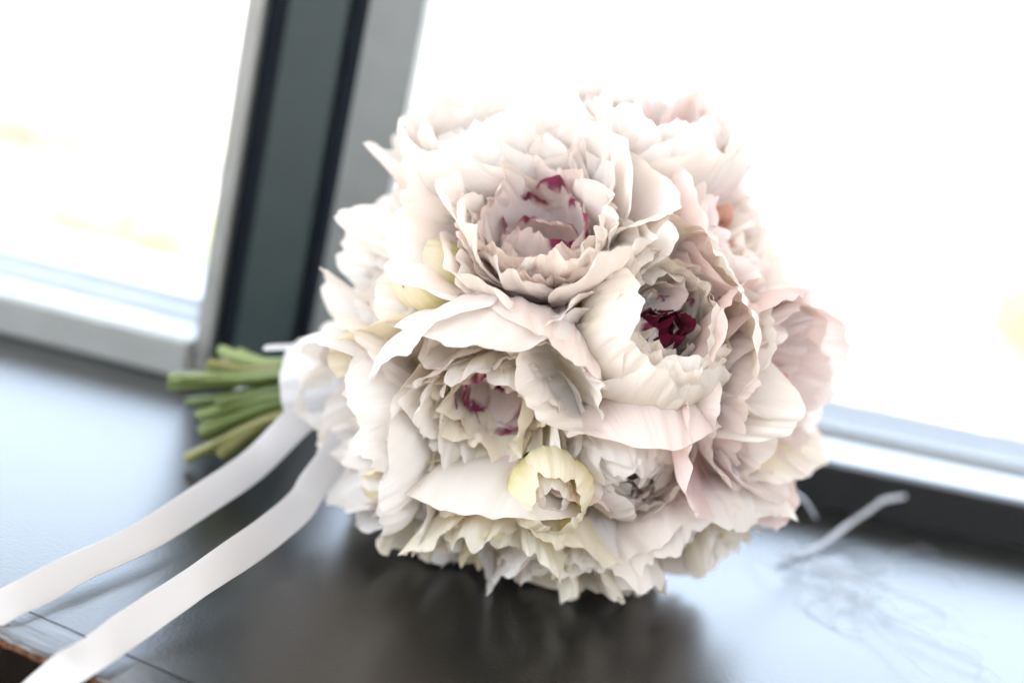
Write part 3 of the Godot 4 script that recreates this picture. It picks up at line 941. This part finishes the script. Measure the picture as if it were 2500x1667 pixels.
# a flat band along a path; w = width direction at each point
func band(b: Buf, path: PackedVector3Array, wd: PackedVector3Array, thick := 0.00035, bowed := true) -> void:
	var n := path.size()
	var pts := PackedVector3Array()
	var uvs := PackedVector2Array()
	for i in n:
		var t := (path[mini(i + 1, n - 1)] - path[maxi(i - 1, 0)]).normalized()
		var nn := t.cross(wd[i]).normalized() * thick
		var h := wd[i] * 0.5
		var k := 0
		var bow := nn.normalized() * wd[i].length() * (0.02 + 0.03 * noise.get_noise_2d(i * 0.03, 77.0))
		for q in [[-1.0, 0.0], [-0.97, 1.0], [-0.5, 1.0], [0.0, 1.0], [0.5, 1.0], [0.97, 1.0], [1.0, 0.0], [0.97, -1.0], [0.0, -1.0], [-0.97, -1.0], [-1.0, 0.0]]:
			var cr := 0.00025 * noise.get_noise_2d(q[0] * 1.6, i * 0.16) if bowed else 0.0
			pts.append(path[i] + h * q[0] + nn * q[1] + (bow * (1.0 - q[0] * q[0]) + nn.normalized() * cr if bowed else Vector3.ZERO))
			uvs.append(Vector2(float(k) / 10.0, i * 0.02))
			k += 1
	sheet(b, pts, n, 11, PackedColorArray(), uvs)


func ribbon() -> void:
	var sx := stem_dir.cross(Vector3.UP).normalized()
	var sy := sx.cross(stem_dir).normalized()
	# wrap: overlapping turns round the stems
	var b := Buf.new()
	var path := PackedVector3Array()
	var wd := PackedVector3Array()
	for i in 320:
		var f := i / 319.0
		var a := f * TAU * 4.3
		var round_ := sx * cos(a) + sy * sin(a)
		var r := 0.0218 + 0.0014 * f + 0.0010 * noise.get_noise_2d(cos(a) * 1.5 + f * 3.0, sin(a) * 1.5) + 0.0006 * noise.get_noise_2d(a * 1.7, 5.0)
		path.append(tie + stem_dir * (lerpf(-0.050, 0.014, f) + 0.0022 * noise.get_noise_2d(a * 0.4, 44.0)) + round_ * r - bouquet.position)
		wd.append((stem_dir + round_ * (0.13 + 0.05 * sin(a * 2.0)) + stem_dir.cross(round_) * 0.12).normalized() * 0.021)
	band(b, path, wd, 0.00035, false)
	obj("ribbon_wrap", b, "satin", bouquet)
	# two loose tails that run over the table to the near left corner
	for k in 2:
		var pts := []
		var ws := []
		if k == 0:
			pts = [Vector3(-0.083, 0.075, -0.745), Vector3(-0.0943, 0.060, -0.745), Vector3(-0.1072, 0.045, -0.7274), Vector3(-0.1221, 0.0245, -0.7106), Vector3(-0.1401, 0.014, -0.6725), Vector3(-0.1551, 0.010, -0.6274), Vector3(-0.1722, 0.0085, -0.589), Vector3(-0.1813, 0.007, -0.5654), Vector3(-0.1895, 0.005, -0.5491), Vector3(-0.198, 0.000, -0.5347), Vector3(-0.206, -0.010, -0.5232), Vector3(-0.214, -0.03, -0.515)]
		else:
			pts = [Vector3(-0.062, 0.075, -0.735), Vector3(-0.0735, 0.056, -0.722), Vector3(-0.0789, 0.042, -0.7108), Vector3(-0.0861, 0.028, -0.6918), Vector3(-0.0898, 0.020, -0.680), Vector3(-0.0989, 0.016, -0.6498), Vector3(-0.1071, 0.016, -0.6189), Vector3(-0.1172, 0.015, -0.5867), Vector3(-0.1272, 0.012, -0.5609), Vector3(-0.1349, 0.009, -0.5428), Vector3(-0.1418, 0.0065, -0.5243), Vector3(-0.1488, 0.003, -0.5134), Vector3(-0.156, -0.005, -0.5085), Vector3(-0.166, -0.018, -0.5085), Vector3(-0.180, -0.032, -0.512), Vector3(-0.20, -0.045, -0.518)]
		for i in pts.size():
			var run: Vector3 = (pts[mini(i + 1, pts.size() - 1)] - pts[maxi(i - 1, 0)]).normalized()
			var flat := Vector3.UP.cross(run).normalized()
			var stand := run.cross(flat).normalized()
			var f := float(i) / (pts.size() - 1)
			var roll: float = lerpf(0.95, 0.42, smoothstep(0.1, 0.55, f))
			if k == 1 and i > 10: roll = 1.1
			if k == 0 and i > 9: roll = 0.3
			roll += 0.22 * noise.get_noise_2d(i * 0.5, 60.0 + k * 9.0)
			ws.append((flat * cos(roll) - stand * sin(roll)).normalized() * lerpf(0.0185, 0.0150, f))
		for i in pts.size(): pts[i] -= bouquet.position
		b = Buf.new()
		var p := smooth_path(pts, 8)
		var w := smooth_path(ws, 8)
		band(b, p, w)
		var o := obj(numbered(bouquet, "ribbon_tail"), b, "satin", bouquet)
		tag(o, "ribbon tail that hangs over the chipped table edge" if k == 0 else "ribbon tail nearest the peonies, folding back at the table edge")


# ---------------------------------------------------------------- loose threads
func threads() -> void:
	var t := group_node("frayed_thread")
	t.position = Vector3(0.23, 0.0, -0.80)
	tag(t, "tangle of fine white frayed thread on the table beside the bouquet", "thread")
	var b := Buf.new()
	tube(b, smooth_path([Vector3(-0.045, 0.004, 0.004), Vector3(-0.02, 0.003, -0.022), Vector3(0.0062, 0.010, -0.0575), Vector3(0.0241, 0.022, -0.0721), Vector3(0.0275, 0.0255, -0.0735), Vector3(0.0418, 0.030, -0.0779)], 8), 0.0011, 0.0019, 8, Color.WHITE, Color.WHITE, Color(-1, 0, 0), 0.4)
	obj("twisted_end", b, "thread", t)
	b = Buf.new()
	tube(b, smooth_path([Vector3(-0.090, 0.052, 0.020), Vector3(-0.0667, 0.050, 0.0126), Vector3(-0.0505, 0.045, -0.0009), Vector3(-0.0353, 0.035, -0.0144), Vector3(-0.0222, 0.020, -0.0293)], 8), 0.0013, 0.0010, 8, Color.WHITE, Color.WHITE, Color(-1, 0, 0), 0.3)
	obj("twisted_end_001", b, "thread", t)
	for k in 15:
		b = Buf.new()
		var pts := []
		var p := Vector3(rng.randf_range(-0.055, -0.02), rng.randf_range(0.001, 0.008), rng.randf_range(-0.015, 0.02))
		var h := rng.randf_range(-0.6, 1.2)
		var turn := rng.randf_range(-0.6, 0.6)
		for i in 12:
			pts.append(p)
			p += Vector3(cos(h), 0, sin(h)) * rng.randf_range(0.009, 0.015)
			p.y = clampf(p.y + rng.randf_range(-0.002, 0.002), 0.0006, 0.007)
			turn = clampf(turn + rng.randf_range(-0.16, 0.16), -0.75, 0.75)
			h += turn
			if p.x > 0.05: h += 0.9
			if p.z > 0.045: h -= 0.7
		tube(b, smooth_path(pts, 4), 0.00022, 0.00018, 5)
		obj(numbered(t, "strand"), b, "thread", t)
